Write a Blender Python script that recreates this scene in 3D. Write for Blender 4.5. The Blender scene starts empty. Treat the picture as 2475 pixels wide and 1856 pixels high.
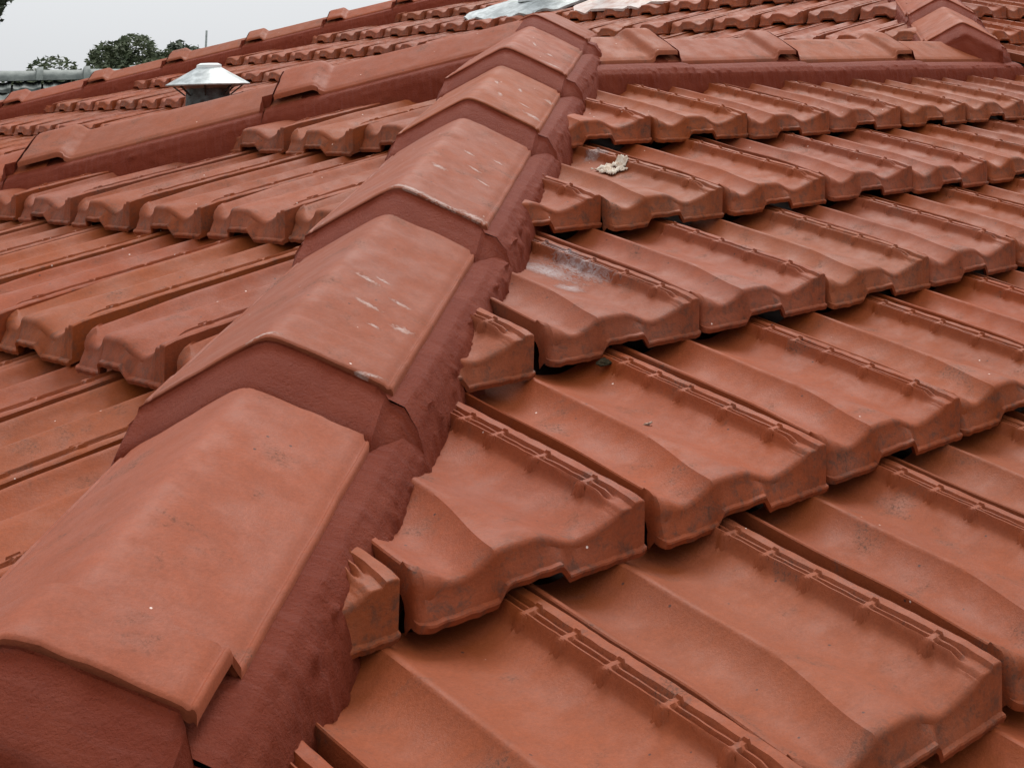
import bpy, bmesh, math, random
from mathutils import Vector, Matrix, noise
random.seed(7)
SC = bpy.context.scene
COL = SC.collection
G = 0.345                      # one roof batten gauge in metres; positions below are in gauges

# ------------------------------------------------------------------ camera
CX, CY, CZ = -1.96931, -3.13067, 1.22437
RX = Vector((0.618087, -0.785406, -0.033241))
RD = Vector((0.096776, 0.117987, -0.988288))     # image down
RF = Vector((0.780130, 0.607631, 0.148935))      # forward
cam = bpy.data.cameras.new('camera')
cam.sensor_width = 36.0
cam.lens = 3404.98 / 2475.0 * 36.0
cam.shift_x = -981.6 / 2475.0
cam.shift_y = -1228.9 / 2475.0
cam.clip_start = 0.02
cam.clip_end = 3000
co = bpy.data.objects.new('camera', cam)
m3 = Matrix((RX, -RD, -RF)).transposed()
co.matrix_world = Matrix.Translation(Vector((CX, CY, CZ)) * G) @ m3.to_4x4()
COL.objects.link(co)
SC.camera = co

# ------------------------------------------------------------------ sky and light (overcast)
SUN_EL, SUN_AZ = math.radians(54), math.radians(42)     # azimuth measured from +X towards +Y
world = bpy.data.worlds.new('World')
SC.world = world
world.use_nodes = True
wn, wl = world.node_tree.nodes, world.node_tree.links
wn.clear()
wout = wn.new('ShaderNodeOutputWorld')
bg = wn.new('ShaderNodeBackground')
sky = wn.new('ShaderNodeTexSky')
sky.sky_type = 'NISHITA'
sky.sun_disc = False
sky.sun_elevation = SUN_EL
sky.sun_rotation = math.radians(90) - SUN_AZ
sky.air_density = 1.0
sky.dust_density = 3.0
hs = wn.new('ShaderNodeHueSaturation')
hs.inputs['Saturation'].default_value = 0.12
tc = wn.new('ShaderNodeTexCoord')
sep = wn.new('ShaderNodeSeparateXYZ')
ramp = wn.new('ShaderNodeMapRange')
ramp.inputs['From Min'].default_value = 0.0
ramp.inputs['From Max'].default_value = 1.0
ramp.inputs['To Min'].default_value = 9.0
ramp.inputs['To Max'].default_value = 21.0
ccol = wn.new('ShaderNodeCombineColor')
cn = wn.new('ShaderNodeTexNoise')
cn.inputs['Scale'].default_value = 1.6
cn.inputs['Detail'].default_value = 4
cm = wn.new('ShaderNodeMapRange')
cm.inputs['To Min'].default_value = 0.90
cm.inputs['To Max'].default_value = 1.10
mul = wn.new('ShaderNodeMath'); mul.operation = 'MULTIPLY'
mulb = wn.new('ShaderNodeMath'); mulb.operation = 'MULTIPLY'; mulb.inputs[1].default_value = 1.03
mulr = wn.new('ShaderNodeMath'); mulr.operation = 'MULTIPLY'; mulr.inputs[1].default_value = 0.975
mix = wn.new('ShaderNodeMix'); mix.data_type = 'RGBA'
mix.inputs['Factor'].default_value = 0.82
wl.new(tc.outputs['Generated'], sep.inputs[0])
wl.new(tc.outputs['Generated'], cn.inputs['Vector'])
wl.new(sep.outputs['Z'], ramp.inputs['Value'])
wl.new(cn.outputs['Fac'], cm.inputs['Value'])
wl.new(ramp.outputs[0], mul.inputs[0]); wl.new(cm.outputs[0], mul.inputs[1])
wl.new(mul.outputs[0], mulb.inputs[0]); wl.new(mul.outputs[0], mulr.inputs[0])
wl.new(mulr.outputs[0], ccol.inputs[0]); wl.new(mul.outputs[0], ccol.inputs[1]); wl.new(mulb.outputs[0], ccol.inputs[2])
wl.new(sky.outputs[0], hs.inputs['Color'])
wl.new(hs.outputs[0], mix.inputs[6]); wl.new(ccol.outputs[0], mix.inputs[7])
wl.new(mix.outputs[2], bg.inputs['Color'])
bg.inputs['Strength'].default_value = 0.060
wl.new(bg.outputs[0], wout.inputs['Surface'])

sun = bpy.data.lights.new('sun', 'SUN')
sun.energy = 1.5
sun.angle = math.radians(22)
sun.color = (1.0, 0.965, 0.92)
so = bpy.data.objects.new('sun', sun)
sd = Vector((math.cos(SUN_EL) * math.cos(SUN_AZ), math.cos(SUN_EL) * math.sin(SUN_AZ), math.sin(SUN_EL)))
so.rotation_euler = (-sd).to_track_quat('-Z', 'Y').to_euler()
so.location = (0, 0, 30)
COL.objects.link(so)

SC.view_settings.view_transform = 'Standard'
SC.view_settings.look = 'None'
SC.view_settings.exposure = 0.56
SC.view_settings.gamma = 1.0
SC.view_settings.use_curve_mapping = False

# ------------------------------------------------------------------ roof geometry (from the photo's own tile lattice)
TH = math.radians(18.812)
cT, sT, tT = math.cos(TH), math.sin(TH), math.tan(TH)
W = 0.72114                     # tile cover width / gauge
K = 0.74393                     # nearer hip:  y = x + K
RY = 4.35                       # ridge of the nearer wing
A2 = 7.97          # far hip of the wing: x + y = A2
KH = 3.55                       # rear end slope: z = t (x - KH)
KB = 3.80                       # hip between rear end slope and right slope: y = x - KB
A3 = 29.9                       # skyline hip: x + y = A3

def plane_frame(kind):
    """4x4: local x along the course, y up the slope, z normal; origin on row 0 (gauges)."""
    if kind == 'R':
        U, V, N, O = Vector((1, 0, 0)), Vector((0, cT, sT)), Vector((0, -sT, cT)), Vector((0, 0, 0))
    elif kind == 'L':
        U, V, N = Vector((0, -1, 0)), Vector((cT, 0, sT)), Vector((-sT, 0, cT))
        O = Vector((1.26290 * cT, 5.71755, 2.04882 * sT))
    else:
        U, V, N = Vector((0, -1, 0)), Vector((cT, 0, sT)), Vector((-sT, 0, cT))
        O = Vector((KH, 0.0, 0))
    M = Matrix((U, V, N)).transposed().to_4x4()
    M.translation = O
    return M

FR = {k: plane_frame(k) for k in 'RLH'}

def to_px(P):
    q = P - Vector((CX, CY, CZ))
    z = q.dot(RF)
    if z < 0.05:
        return None
    return (1237.5 + 981.6 + 3405 * q.dot(RX) / z, 928 - 1228.9 + 3405 * q.dot(RD) / z, z)

# ------------------------------------------------------------------ materials
def nt(name):
    m = bpy.data.materials.new(name)
    m.use_nodes = True
    n, l = m.node_tree.nodes, m.node_tree.links
    return m, n, l, n['Principled BSDF']

def noise_node(n, l, vec, scale, detail=4, rough=0.55, dist=0.0):
    t = n.new('ShaderNodeTexNoise')
    t.inputs['Scale'].default_value = scale
    t.inputs['Detail'].default_value = detail
    t.inputs['Roughness'].default_value = rough
    t.inputs['Distortion'].default_value = dist
    l.new(vec, t.inputs['Vector'])
    return t.outputs['Fac']

def mrange(n, l, v, a, b, c=0.0, d=1.0, smooth=True):
    t = n.new('ShaderNodeMapRange')
    t.interpolation_type = 'SMOOTHSTEP' if smooth else 'LINEAR'
    t.inputs['From Min'].default_value = a
    t.inputs['From Max'].default_value = b
    t.inputs['To Min'].default_value = c
    t.inputs['To Max'].default_value = d
    l.new(v, t.inputs['Value'])
    return t.outputs[0]

def math_node(n, l, op, a, b):
    t = n.new('ShaderNodeMath'); t.operation = op
    for i, x in enumerate((a, b)):
        if isinstance(x, (int, float)): t.inputs[i].default_value = x
        else: l.new(x, t.inputs[i])
    return t.outputs[0]

def mixc(n, l, f, a, b, mode='MIX'):
    t = n.new('ShaderNodeMix'); t.data_type = 'RGBA'; t.blend_type = mode
    for i, x in ((0, f), (6, a), (7, b)):
        if isinstance(x, (int, float)): t.inputs[i].default_value = x
        elif isinstance(x, tuple): t.inputs[i].default_value = (*x, 1)
        else: l.new(x, t.inputs[i])
    return t.outputs[2]

def terracotta(name, base, alt, dirt_amt=1.0, rough=0.5, per_tile=True, grain=1.0, speck=True, coat=0.0):
    m, n, l, P = nt(name)
    tcn = n.new('ShaderNodeTexCoord')
    vec = tcn.outputs['Object']
    rnd = None
    if per_tile:
        oi = n.new('ShaderNodeObjectInfo')
        rnd = oi.outputs['Random']
        s = n.new('ShaderNodeVectorMath'); s.operation = 'SCALE'
        cmb = n.new('ShaderNodeCombineXYZ')
        l.new(rnd, cmb.inputs[0])
        l.new(math_node(n, l, 'MULTIPLY', rnd, 7.3), cmb.inputs[1])
        l.new(math_node(n, l, 'MULTIPLY', rnd, 3.1), cmb.inputs[2])
        l.new(cmb.outputs[0], s.inputs[0]); s.inputs['Scale'].default_value = 37.0
        ad = n.new('ShaderNodeVectorMath'); ad.operation = 'ADD'
        l.new(vec, ad.inputs[0]); l.new(s.outputs[0], ad.inputs[1])
        vec = ad.outputs[0]
    else:
        geo = n.new('ShaderNodeNewGeometry'); vec = geo.outputs['Position']
    cloud = mrange(n, l, noise_node(n, l, vec, 7, 5, 0.6, 0.3), 0.3, 0.7)
    col = mixc(n, l, cloud, base, alt)
    # fine mottling of the fired and coated clay
    mott = mrange(n, l, noise_node(n, l, vec, 55, 6, 0.7), 0.25, 0.75, 0.93, 1.07)
    mott = math_node(n, l, 'MULTIPLY', mott, mrange(n, l, noise_node(n, l, vec, 260, 5, 0.8), 0.25, 0.75, 0.88, 1.12))
    hsv = n.new('ShaderNodeHueSaturation')
    l.new(col, hsv.inputs['Color'])
    if rnd is not None:
        l.new(math_node(n, l, 'MULTIPLY', mott, mrange(n, l, rnd, 0, 1, 0.92, 1.06, False)), hsv.inputs['Value'])
        r2 = math_node(n, l, 'FRACT', math_node(n, l, 'MULTIPLY', rnd, 17.31), 0)
        l.new(mrange(n, l, r2, 0, 1, 0.4975, 0.502, False), hsv.inputs['Hue'])
        r3 = math_node(n, l, 'FRACT', math_node(n, l, 'MULTIPLY', rnd, 53.7), 0)
        l.new(mrange(n, l, r3, 0, 1, 0.97, 1.03, False), hsv.inputs['Saturation'])
    else:
        l.new(mott, hsv.inputs['Value'])
    col = hsv.outputs[0]
    # pale dusty bloom
    bloom = mrange(n, l, noise_node(n, l, vec, 16, 5, 0.65, 0.5), 0.55, 0.80, 0, 0.05 * dirt_amt)
    col = mixc(n, l, bloom, col, (0.26, 0.100, 0.055))
    # dark lichen speckle in patches
    pm = mrange(n, l, noise_node(n, l, vec, 15, 4, 0.6, 0.3), 0.555, 0.70)
    pf = mrange(n, l, noise_node(n, l, vec, 330, 5, 0.8, 0.1), 0.50, 0.60)
    patch = math_node(n, l, 'MULTIPLY', pm, pf)
    col = mixc(n, l, math_node(n, l, 'MULTIPLY', patch, 0.62 * dirt_amt), col, (0.055, 0.036, 0.028))
    # soft grey-brown grime around the patches
    col = mixc(n, l, math_node(n, l, 'MULTIPLY', pm, 0.13 * dirt_amt), col, (0.12, 0.075, 0.055))
    if per_tile and 'cap' not in name:
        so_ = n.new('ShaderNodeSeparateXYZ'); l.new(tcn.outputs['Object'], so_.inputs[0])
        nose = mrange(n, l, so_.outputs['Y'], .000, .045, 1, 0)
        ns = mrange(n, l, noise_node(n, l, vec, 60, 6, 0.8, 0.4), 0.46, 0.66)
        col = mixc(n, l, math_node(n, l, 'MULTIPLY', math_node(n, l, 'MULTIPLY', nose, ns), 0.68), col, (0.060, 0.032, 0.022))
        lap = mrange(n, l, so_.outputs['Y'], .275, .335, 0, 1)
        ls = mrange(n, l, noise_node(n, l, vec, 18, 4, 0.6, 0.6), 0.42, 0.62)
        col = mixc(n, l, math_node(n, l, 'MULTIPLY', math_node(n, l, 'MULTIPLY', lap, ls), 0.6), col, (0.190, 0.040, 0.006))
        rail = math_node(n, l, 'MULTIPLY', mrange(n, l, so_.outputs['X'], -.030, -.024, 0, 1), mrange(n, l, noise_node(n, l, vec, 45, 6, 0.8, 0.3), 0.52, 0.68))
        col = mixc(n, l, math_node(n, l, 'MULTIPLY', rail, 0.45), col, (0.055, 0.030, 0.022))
    if speck:
        v1 = n.new('ShaderNodeTexVoronoi'); v1.inputs['Scale'].default_value = 52; l.new(vec, v1.inputs['Vector'])
        vc = n.new('ShaderNodeSeparateColor'); l.new(v1.outputs['Color'], vc.inputs[0])
        pit = math_node(n, l, 'MULTIPLY', mrange(n, l, v1.outputs['Distance'], 0.06, 0.085, 1, 0), mrange(n, l, vc.outputs[0], 0.70, 0.72))
        col = mixc(n, l, math_node(n, l, 'MULTIPLY', pit, 0.8), col, (0.045, 0.02, 0.016))
        v2 = n.new('ShaderNodeTexVoronoi'); v2.inputs['Scale'].default_value = 46
        ofs = n.new('ShaderNodeVectorMath'); ofs.operation = 'ADD'; ofs.inputs[1].default_value = (5.2, 1.3, 8.8)
        l.new(vec, ofs.inputs[0]); l.new(ofs.outputs[0], v2.inputs['Vector'])
        vc2 = n.new('ShaderNodeSeparateColor'); l.new(v2.outputs['Color'], vc2.inputs[0])
        wh = math_node(n, l, 'MULTIPLY', mrange(n, l, v2.outputs['Distance'], 0.045, 0.065, 1, 0), mrange(n, l, vc2.outputs[1], 0.86, 0.88))
        col = mixc(n, l, math_node(n, l, 'MULTIPLY', wh, 0.8), col, (0.75, 0.62, 0.55))
    l.new(col, P.inputs['Base Color'])
    rr = mrange(n, l, noise_node(n, l, vec, 22, 4, 0.6), 0.3, 0.7, rough - 0.07, rough + 0.12)
    rr = math_node(n, l, 'ADD', rr, math_node(n, l, 'MULTIPLY', patch, 0.3))
    l.new(rr, P.inputs['Roughness'])
    P.inputs['Specular IOR Level'].default_value = 0.20
    b1 = n.new('ShaderNodeBump'); b1.inputs['Strength'].default_value = 0.55 * grain; b1.inputs['Distance'].default_value = 0.0010
    l.new(noise_node(n, l, vec, 420, 4, 0.7), b1.inputs['Height'])
    b2 = n.new('ShaderNodeBump'); b2.inputs['Strength'].default_value = 0.3 * grain; b2.inputs['Distance'].default_value = 0.002
    l.new(noise_node(n, l, vec, 38, 5, 0.55), b2.inputs['Height'])
    l.new(b1.outputs[0], b2.inputs['Normal'])
    l.new(b2.outputs[0], P.inputs['Normal'])
    return m

def mortar_mat(name, base, alt):
    m, n, l, P = nt(name)
    geo = n.new('ShaderNodeNewGeometry'); vec = geo.outputs['Position']
    tcn = n.new('ShaderNodeTexCoord')
    col = mixc(n, l, mrange(n, l, noise_node(n, l, vec, 14, 5, 0.65, 0.4), 0.3, 0.7), base, alt)
    # trowel streaks: stretched noise running down the face in the cap's own frame
    mp = n.new('ShaderNodeMapping'); mp.inputs['Scale'].default_value = (14, 130, 14)
    l.new(tcn.outputs['Object'], mp.inputs['Vector'])
    mp.inputs['Rotation'].default_value = (0, 0, 0.35)
    st = n.new('ShaderNodeTexNoise'); st.inputs['Scale'].default_value = 1.0; st.inputs['Detail'].default_value = 3
    st.inputs['Distortion'].default_value = 0.6
    l.new(mp.outputs[0], st.inputs['Vector'])
    streak = st.outputs['Fac']
    col = mixc(n, l, mrange(n, l, streak, 0.45, 0.75, 0, 0.35), col, (0.20, 0.055, 0.038))
    col = mixc(n, l, mrange(n, l, noise_node(n, l, vec, 300, 4, 0.8), 0.55, 0.72, 0, 0.35), col, (0.10, 0.03, 0.024))
    l.new(col, P.inputs['Base Color'])
    P.inputs['Roughness'].default_value = 0.62
    P.inputs['Specular IOR Level'].default_value = 0.10
    b0 = n.new('ShaderNodeBump'); b0.inputs['Strength'].default_value = 0.28; b0.inputs['Distance'].default_value = 0.0018
    l.new(streak, b0.inputs['Height'])
    b1 = n.new('ShaderNodeBump'); b1.inputs['Strength'].default_value = 1.0; b1.inputs['Distance'].default_value = 0.0026
    l.new(noise_node(n, l, vec, 330, 5, 0.75), b1.inputs['Height'])
    b2 = n.new('ShaderNodeBump'); b2.inputs['Strength'].default_value = 0.6; b2.inputs['Distance'].default_value = 0.005
    l.new(noise_node(n, l, vec, 30, 4, 0.6), b2.inputs['Height'])
    l.new(b0.outputs[0], b1.inputs['Normal']); l.new(b1.outputs[0], b2.inputs['Normal'])
    l.new(b2.outputs[0], P.inputs['Normal'])
    return m

def plain(name, c, rough=0.6, metal=0.0, c2=None, scale=30, bump=0.0, spec=0.4):
    m, n, l, P = nt(name)
    tcn = n.new('ShaderNodeTexCoord')
    vec = tcn.outputs['Object']
    c2 = c2 or tuple(x * 0.8 for x in c)
    f = mrange(n, l, noise_node(n, l, vec, scale, 5, 0.65, 0.3), 0.32, 0.68)
    l.new(mixc(n, l, f, c, c2), P.inputs['Base Color'])
    P.inputs['Roughness'].default_value = rough
    P.inputs['Metallic'].default_value = metal
    P.inputs['Specular IOR Level'].default_value = spec
    if bump:
        b = n.new('ShaderNodeBump'); b.inputs['Strength'].default_value = bump; b.inputs['Distance'].default_value = 0.002
        l.new(noise_node(n, l, vec, scale * 6, 4, 0.7), b.inputs['Height'])
        l.new(b.outputs[0], P.inputs['Normal'])
    return m

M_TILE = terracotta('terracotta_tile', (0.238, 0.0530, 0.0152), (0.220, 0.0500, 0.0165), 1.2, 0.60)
def with_marks(src, name, marks, colour, colour2, strength=.85, rag=1.3, nscale=120, stretch=(1, 1, 1)):
    """copy of a clay material with irregular smears: marks = (x, y, rx, ry, angle) in the piece's own metres"""
    m = src.copy(); m.name = name
    n, l = m.node_tree.nodes, m.node_tree.links
    P = n['Principled BSDF']
    old = P.inputs['Base Color'].links[0].from_socket
    tcn = n.new('ShaderNodeTexCoord')
    sp = n.new('ShaderNodeMapping'); sp.inputs['Scale'].default_value = stretch
    l.new(tcn.outputs['Object'], sp.inputs['Vector'])
    ns = n.new('ShaderNodeTexNoise'); ns.inputs['Scale'].default_value = nscale; ns.inputs['Detail'].default_value = 6; ns.inputs['Roughness'].default_value = .75
    ns.inputs['Distortion'].default_value = .6
    l.new(sp.outputs[0], ns.inputs['Vector'])
    nn = math_node(n, l, 'MULTIPLY', math_node(n, l, 'SUBTRACT', ns.outputs['Fac'], .5), rag * 3.0)
    tot = None
    for (x, y, rx, ry, an) in marks:
        mp = n.new('ShaderNodeMapping'); mp.vector_type = 'TEXTURE'
        mp.inputs['Location'].default_value = (x, y, 0)
        mp.inputs['Rotation'].default_value = (0, 0, an)
        mp.inputs['Scale'].default_value = (rx, ry, 9)
        l.new(tcn.outputs['Object'], mp.inputs['Vector'])
        vl = n.new('ShaderNodeVectorMath'); vl.operation = 'LENGTH'
        l.new(mp.outputs[0], vl.inputs[0])
        v = math_node(n, l, 'SUBTRACT', 1.0, vl.outputs['Value'])
        tot = v if tot is None else math_node(n, l, 'MAXIMUM', tot, v)
    # noise only matters near a mark
    k = math_node(n, l, 'MULTIPLY', nn, mrange(n, l, tot, -.6, 0, 0, 1))
    mask = mrange(n, l, math_node(n, l, 'ADD', tot, k), .10, .42)
    c = mixc(n, l, mrange(n, l, ns.outputs['Fac'], .4, .6), colour, colour2)
    l.new(mixc(n, l, math_node(n, l, 'MULTIPLY', mask, strength), old, c), P.inputs['Base Color'])
    bp = n.new('ShaderNodeBump'); bp.inputs['Strength'].default_value = .5; bp.inputs['Distance'].default_value = .0015
    l.new(mask, bp.inputs['Height'])
    l.new(P.inputs['Normal'].links[0].from_socket, bp.inputs['Normal'])
    l.new(bp.outputs[0], P.inputs['Normal'])
    return m

M_FAR = terracotta('terracotta_tile_far', (0.224, 0.0515, 0.0165), (0.204, 0.0490, 0.0180), 1.2, 0.62, per_tile=False)
M_CAP = terracotta('terracotta_cap', (0.244, 0.0570, 0.0200), (0.226, 0.0555, 0.0225), 1.25, 0.62, per_tile=True, grain=0.8)
M_MORTAR = mortar_mat('red_pointing', (0.150, 0.0240, 0.0095), (0.176, 0.0325, 0.0140))
M_DECK = plain('dark_batten_void', (0.035, 0.02, 0.015), 0.9)
M_GREY = plain('weathered_grey_tile', (0.055, 0.065, 0.06), 0.7, 0, (0.13, 0.14, 0.125), 9, 0.4)
M_ZINC = plain('weathered_zinc', (0.26, 0.28, 0.28), 0.5, 0.4, (0.46, 0.49, 0.49), 22, .3)
M_VENTBODY = plain('dark_zinc', (0.075, 0.085, 0.085), 0.5, 0.4, (0.03, 0.02, 0.018), 25)
M_WHITE = plain('white_pipe', (0.70, 0.72, 0.71), 0.45, 0, (0.60, 0.63, 0.62), 12)
M_LEAD = plain('lead_flashing', (0.36, 0.19, 0.145), 0.5, 0.0, (0.55, 0.50, 0.47), 9, 0.4)
M_SEAL = plain('grey_sealant', (0.25, 0.19, 0.18), 0.45, 0, (0.19, 0.060, 0.030), 45, 0.5, 0.5)
M_SCUFF = plain('white_scuff', (0.48, 0.36, 0.32), 0.7, 0, (0.24, 0.085, 0.05), 260, 0.3)
M_CREAM = plain('cream_crumb', (0.70, 0.64, 0.54), 0.8, 0, (0.50, 0.36, 0.26), 120, 0.8)
M_LEAFDRY = plain('dry_twig', (0.10, 0.05, 0.035), 0.8, 0, (0.40, 0.26, 0.19), 300)
M_MOSS = plain('dark_moss', (0.022, 0.018, 0.010), 0.95, 0, (0.06, 0.042, 0.025), 200, 0.8, 0.05)
M_BRICK = plain('brick_wall', (0.25, 0.12, 0.08), 0.85, 0, (0.20, 0.10, 0.07), 14)
M_GRASS = plain('grass_ground', (0.07, 0.09, 0.03), 0.95, 0, (0.10, 0.10, 0.05), 0.3)
M_BARK = plain('bark', (0.12, 0.09, 0.065), 0.9, 0, (0.20, 0.17, 0.13), 12, 0.5)
M_LEAF = plain('foliage', (0.055, 0.075, 0.035), 0.7, 0, (0.10, 0.115, 0.06), 3.0)
M_LEAF2 = plain('eucalypt_foliage', (0.085, 0.10, 0.065), 0.7, 0, (0.05, 0.065, 0.04), 4.0)

# ------------------------------------------------------------------ object helpers
def link(name, me, mat=None, parent=None, matrix=None):
    o = bpy.data.objects.new(name, me)
    COL.objects.link(o)
    if mat is not None and me is not None and not me.materials:
        me.materials.append(mat)
    if parent is not None: o.parent = parent
    if matrix is not None: o.matrix_local = matrix
    return o

def mesh_from(name, verts, faces, smooth=True, angle=35, scale=True):
    me = bpy.data.meshes.new(name)
    k = G if scale else 1.0
    me.from_pydata([(v[0] * k, v[1] * k, v[2] * k) for v in verts], [], faces)
    me.update()
    if smooth:
        me.polygons.foreach_set('use_smooth', [True] * len(me.polygons))
        me.set_sharp_from_angle(angle=math.radians(angle))
    return me

def tag(o, label=None, cat=None, group=None, kind=None):
    if label: o['label'] = label
    if cat: o['category'] = cat
    if group: o['group'] = group
    if kind: o['kind'] = kind
    return o

def gm(M):
    """gauge-unit matrix to metres"""
    M = M.copy(); M.translation = M.translation * G
    return M

def sstep(a, b, x):
    t = max(0.0, min(1.0, (x - a) / (b - a)))
    return t * t * (3 - 2 * t)

def interp(pts, x):
    if x <= pts[0][0]: return pts[0][1]
    for (x0, y0), (x1, y1) in zip(pts, pts[1:]):
        if x <= x1:
            f = (x - x0) / (x1 - x0)
            f = f * f * (3 - 2 * f)
            return y0 + (y1 - y0) * f
    return pts[-1][1]

# ------------------------------------------------------------------ the interlocking tile
P_MID = [(.055, .009), (.075, .006), (.13, -.024), (.19, -.043), (.27, -.050), (.33, -.046)]
KNOBS = [.925, .775, .615, .415, .205]
PC = .425                       # mid crest, as a column of the unwarped grid

def crest_shift(t):
    return .085 * (1 - sstep(.06, .47, t)) ** 1.25

def warp(q, t):
    """columns follow the crest as it swings left towards the nose"""
    sh = crest_shift(t)
    if q <= .20 or q >= .64: return q
    if q <= PC: return q - sh * ((q - .20) / (PC - .20)) ** 1.4
    return q - sh * max(0.0, 1 - (q - PC) / (.64 - PC)) ** 1.2

def tile_z(p, t, sd=0.0, hires=True):
    C = .128 + (-.003 - .128) * (t - .06) / .94
    f = 1 - sstep(.04, .47, t)                     # 1 at the nose
    depth = .050 - .006 * f + .008 * f + .010 * sstep(.72, 1.0, t)
    cr = PC - crest_shift(t)                       # crease of the crest
    wide = .022 + .135 * f                         # flat width of the crest / fan
    lo = cr - .165
    if p < .18:
        m = interp(P_MID, p) * (depth / .050)
        if f > 0: m -= .016 * f * (1 - sstep(.055, .16, p))
    elif p < cr:
        a = max(0.0, (p - lo) / (cr - lo))
        m = -depth + depth * (.22 * a + .78 * a ** 2.6)
        m0 = interp(P_MID, min(p, .33)) * (depth / .050)
        b = sstep(.18, .27, p)
        m = m0 * (1 - b) + m * b if p < .27 else m
    elif p < cr + wide:
        m = .0015 * math.sin((p - cr) / wide * math.pi)
    elif p < .86:
        pv = .735 - .02 * f                        # bottom of the second pan
        a = (p - cr - wide) / (pv - cr - wide)
        full = -(depth - .002)
        if a < 1: m = full * (sstep(0, 1, a) * f + (1 - (1 - a) ** 2.0) * (1 - f))
        else:
            b = (p - pv) / (.86 - pv)
            m = full + (depth * .52 * (1 - f) + depth * .55 * f) * b ** 1.5
        if p > .855: m = m
    else:
        full = -(depth - .002)
        e0 = full + (depth * .52 * (1 - f) + depth * .55 * f)
        m = e0 - e0 * sstep(.860, .884 + .02 * f, p)
    z = C + m
    if p > .880:
        r = 0.0
        fade = sstep(.085, .15, t)
        for c, wd, h in ((.888, .0130, .027), (.922, .0115, .023)):
            d = abs(p - c) / wd
            if d < 1: r = max(r, h * (1 - d ** 2.2))
        r *= fade
        if p > .942: r = max(r, (.012 + .004 * fade) * sstep(.942, .952, p) * (1 - .35 * sstep(.988, 1.0, p)))
        for kt in KNOBS:
            d = abs(t - kt) / .019
            if d < 1 and p < .952: r = max(r, .0265 * min(1, (1 - d) * 3.0))
        z += r - .003 - (.008 * fade if p < .942 else 0)
    elif p > .852:
        for kt in KNOBS:
            d = abs(t - kt) / .024
            e = (p - .852) / .024
            if d < e: z = max(z, z + (C + .016 - z) * min(1, e * 1.15) * min(1, (1 - d / max(e, .01)) * 3.5))
    if sd:
        z += .0035 * noise.noise(Vector((p * 3.1 + sd, t * 3.7, sd)))
        if p > .880: z += .0026 * noise.noise(Vector((p * 40 + sd, t * 22, sd)))
    return z

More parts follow.
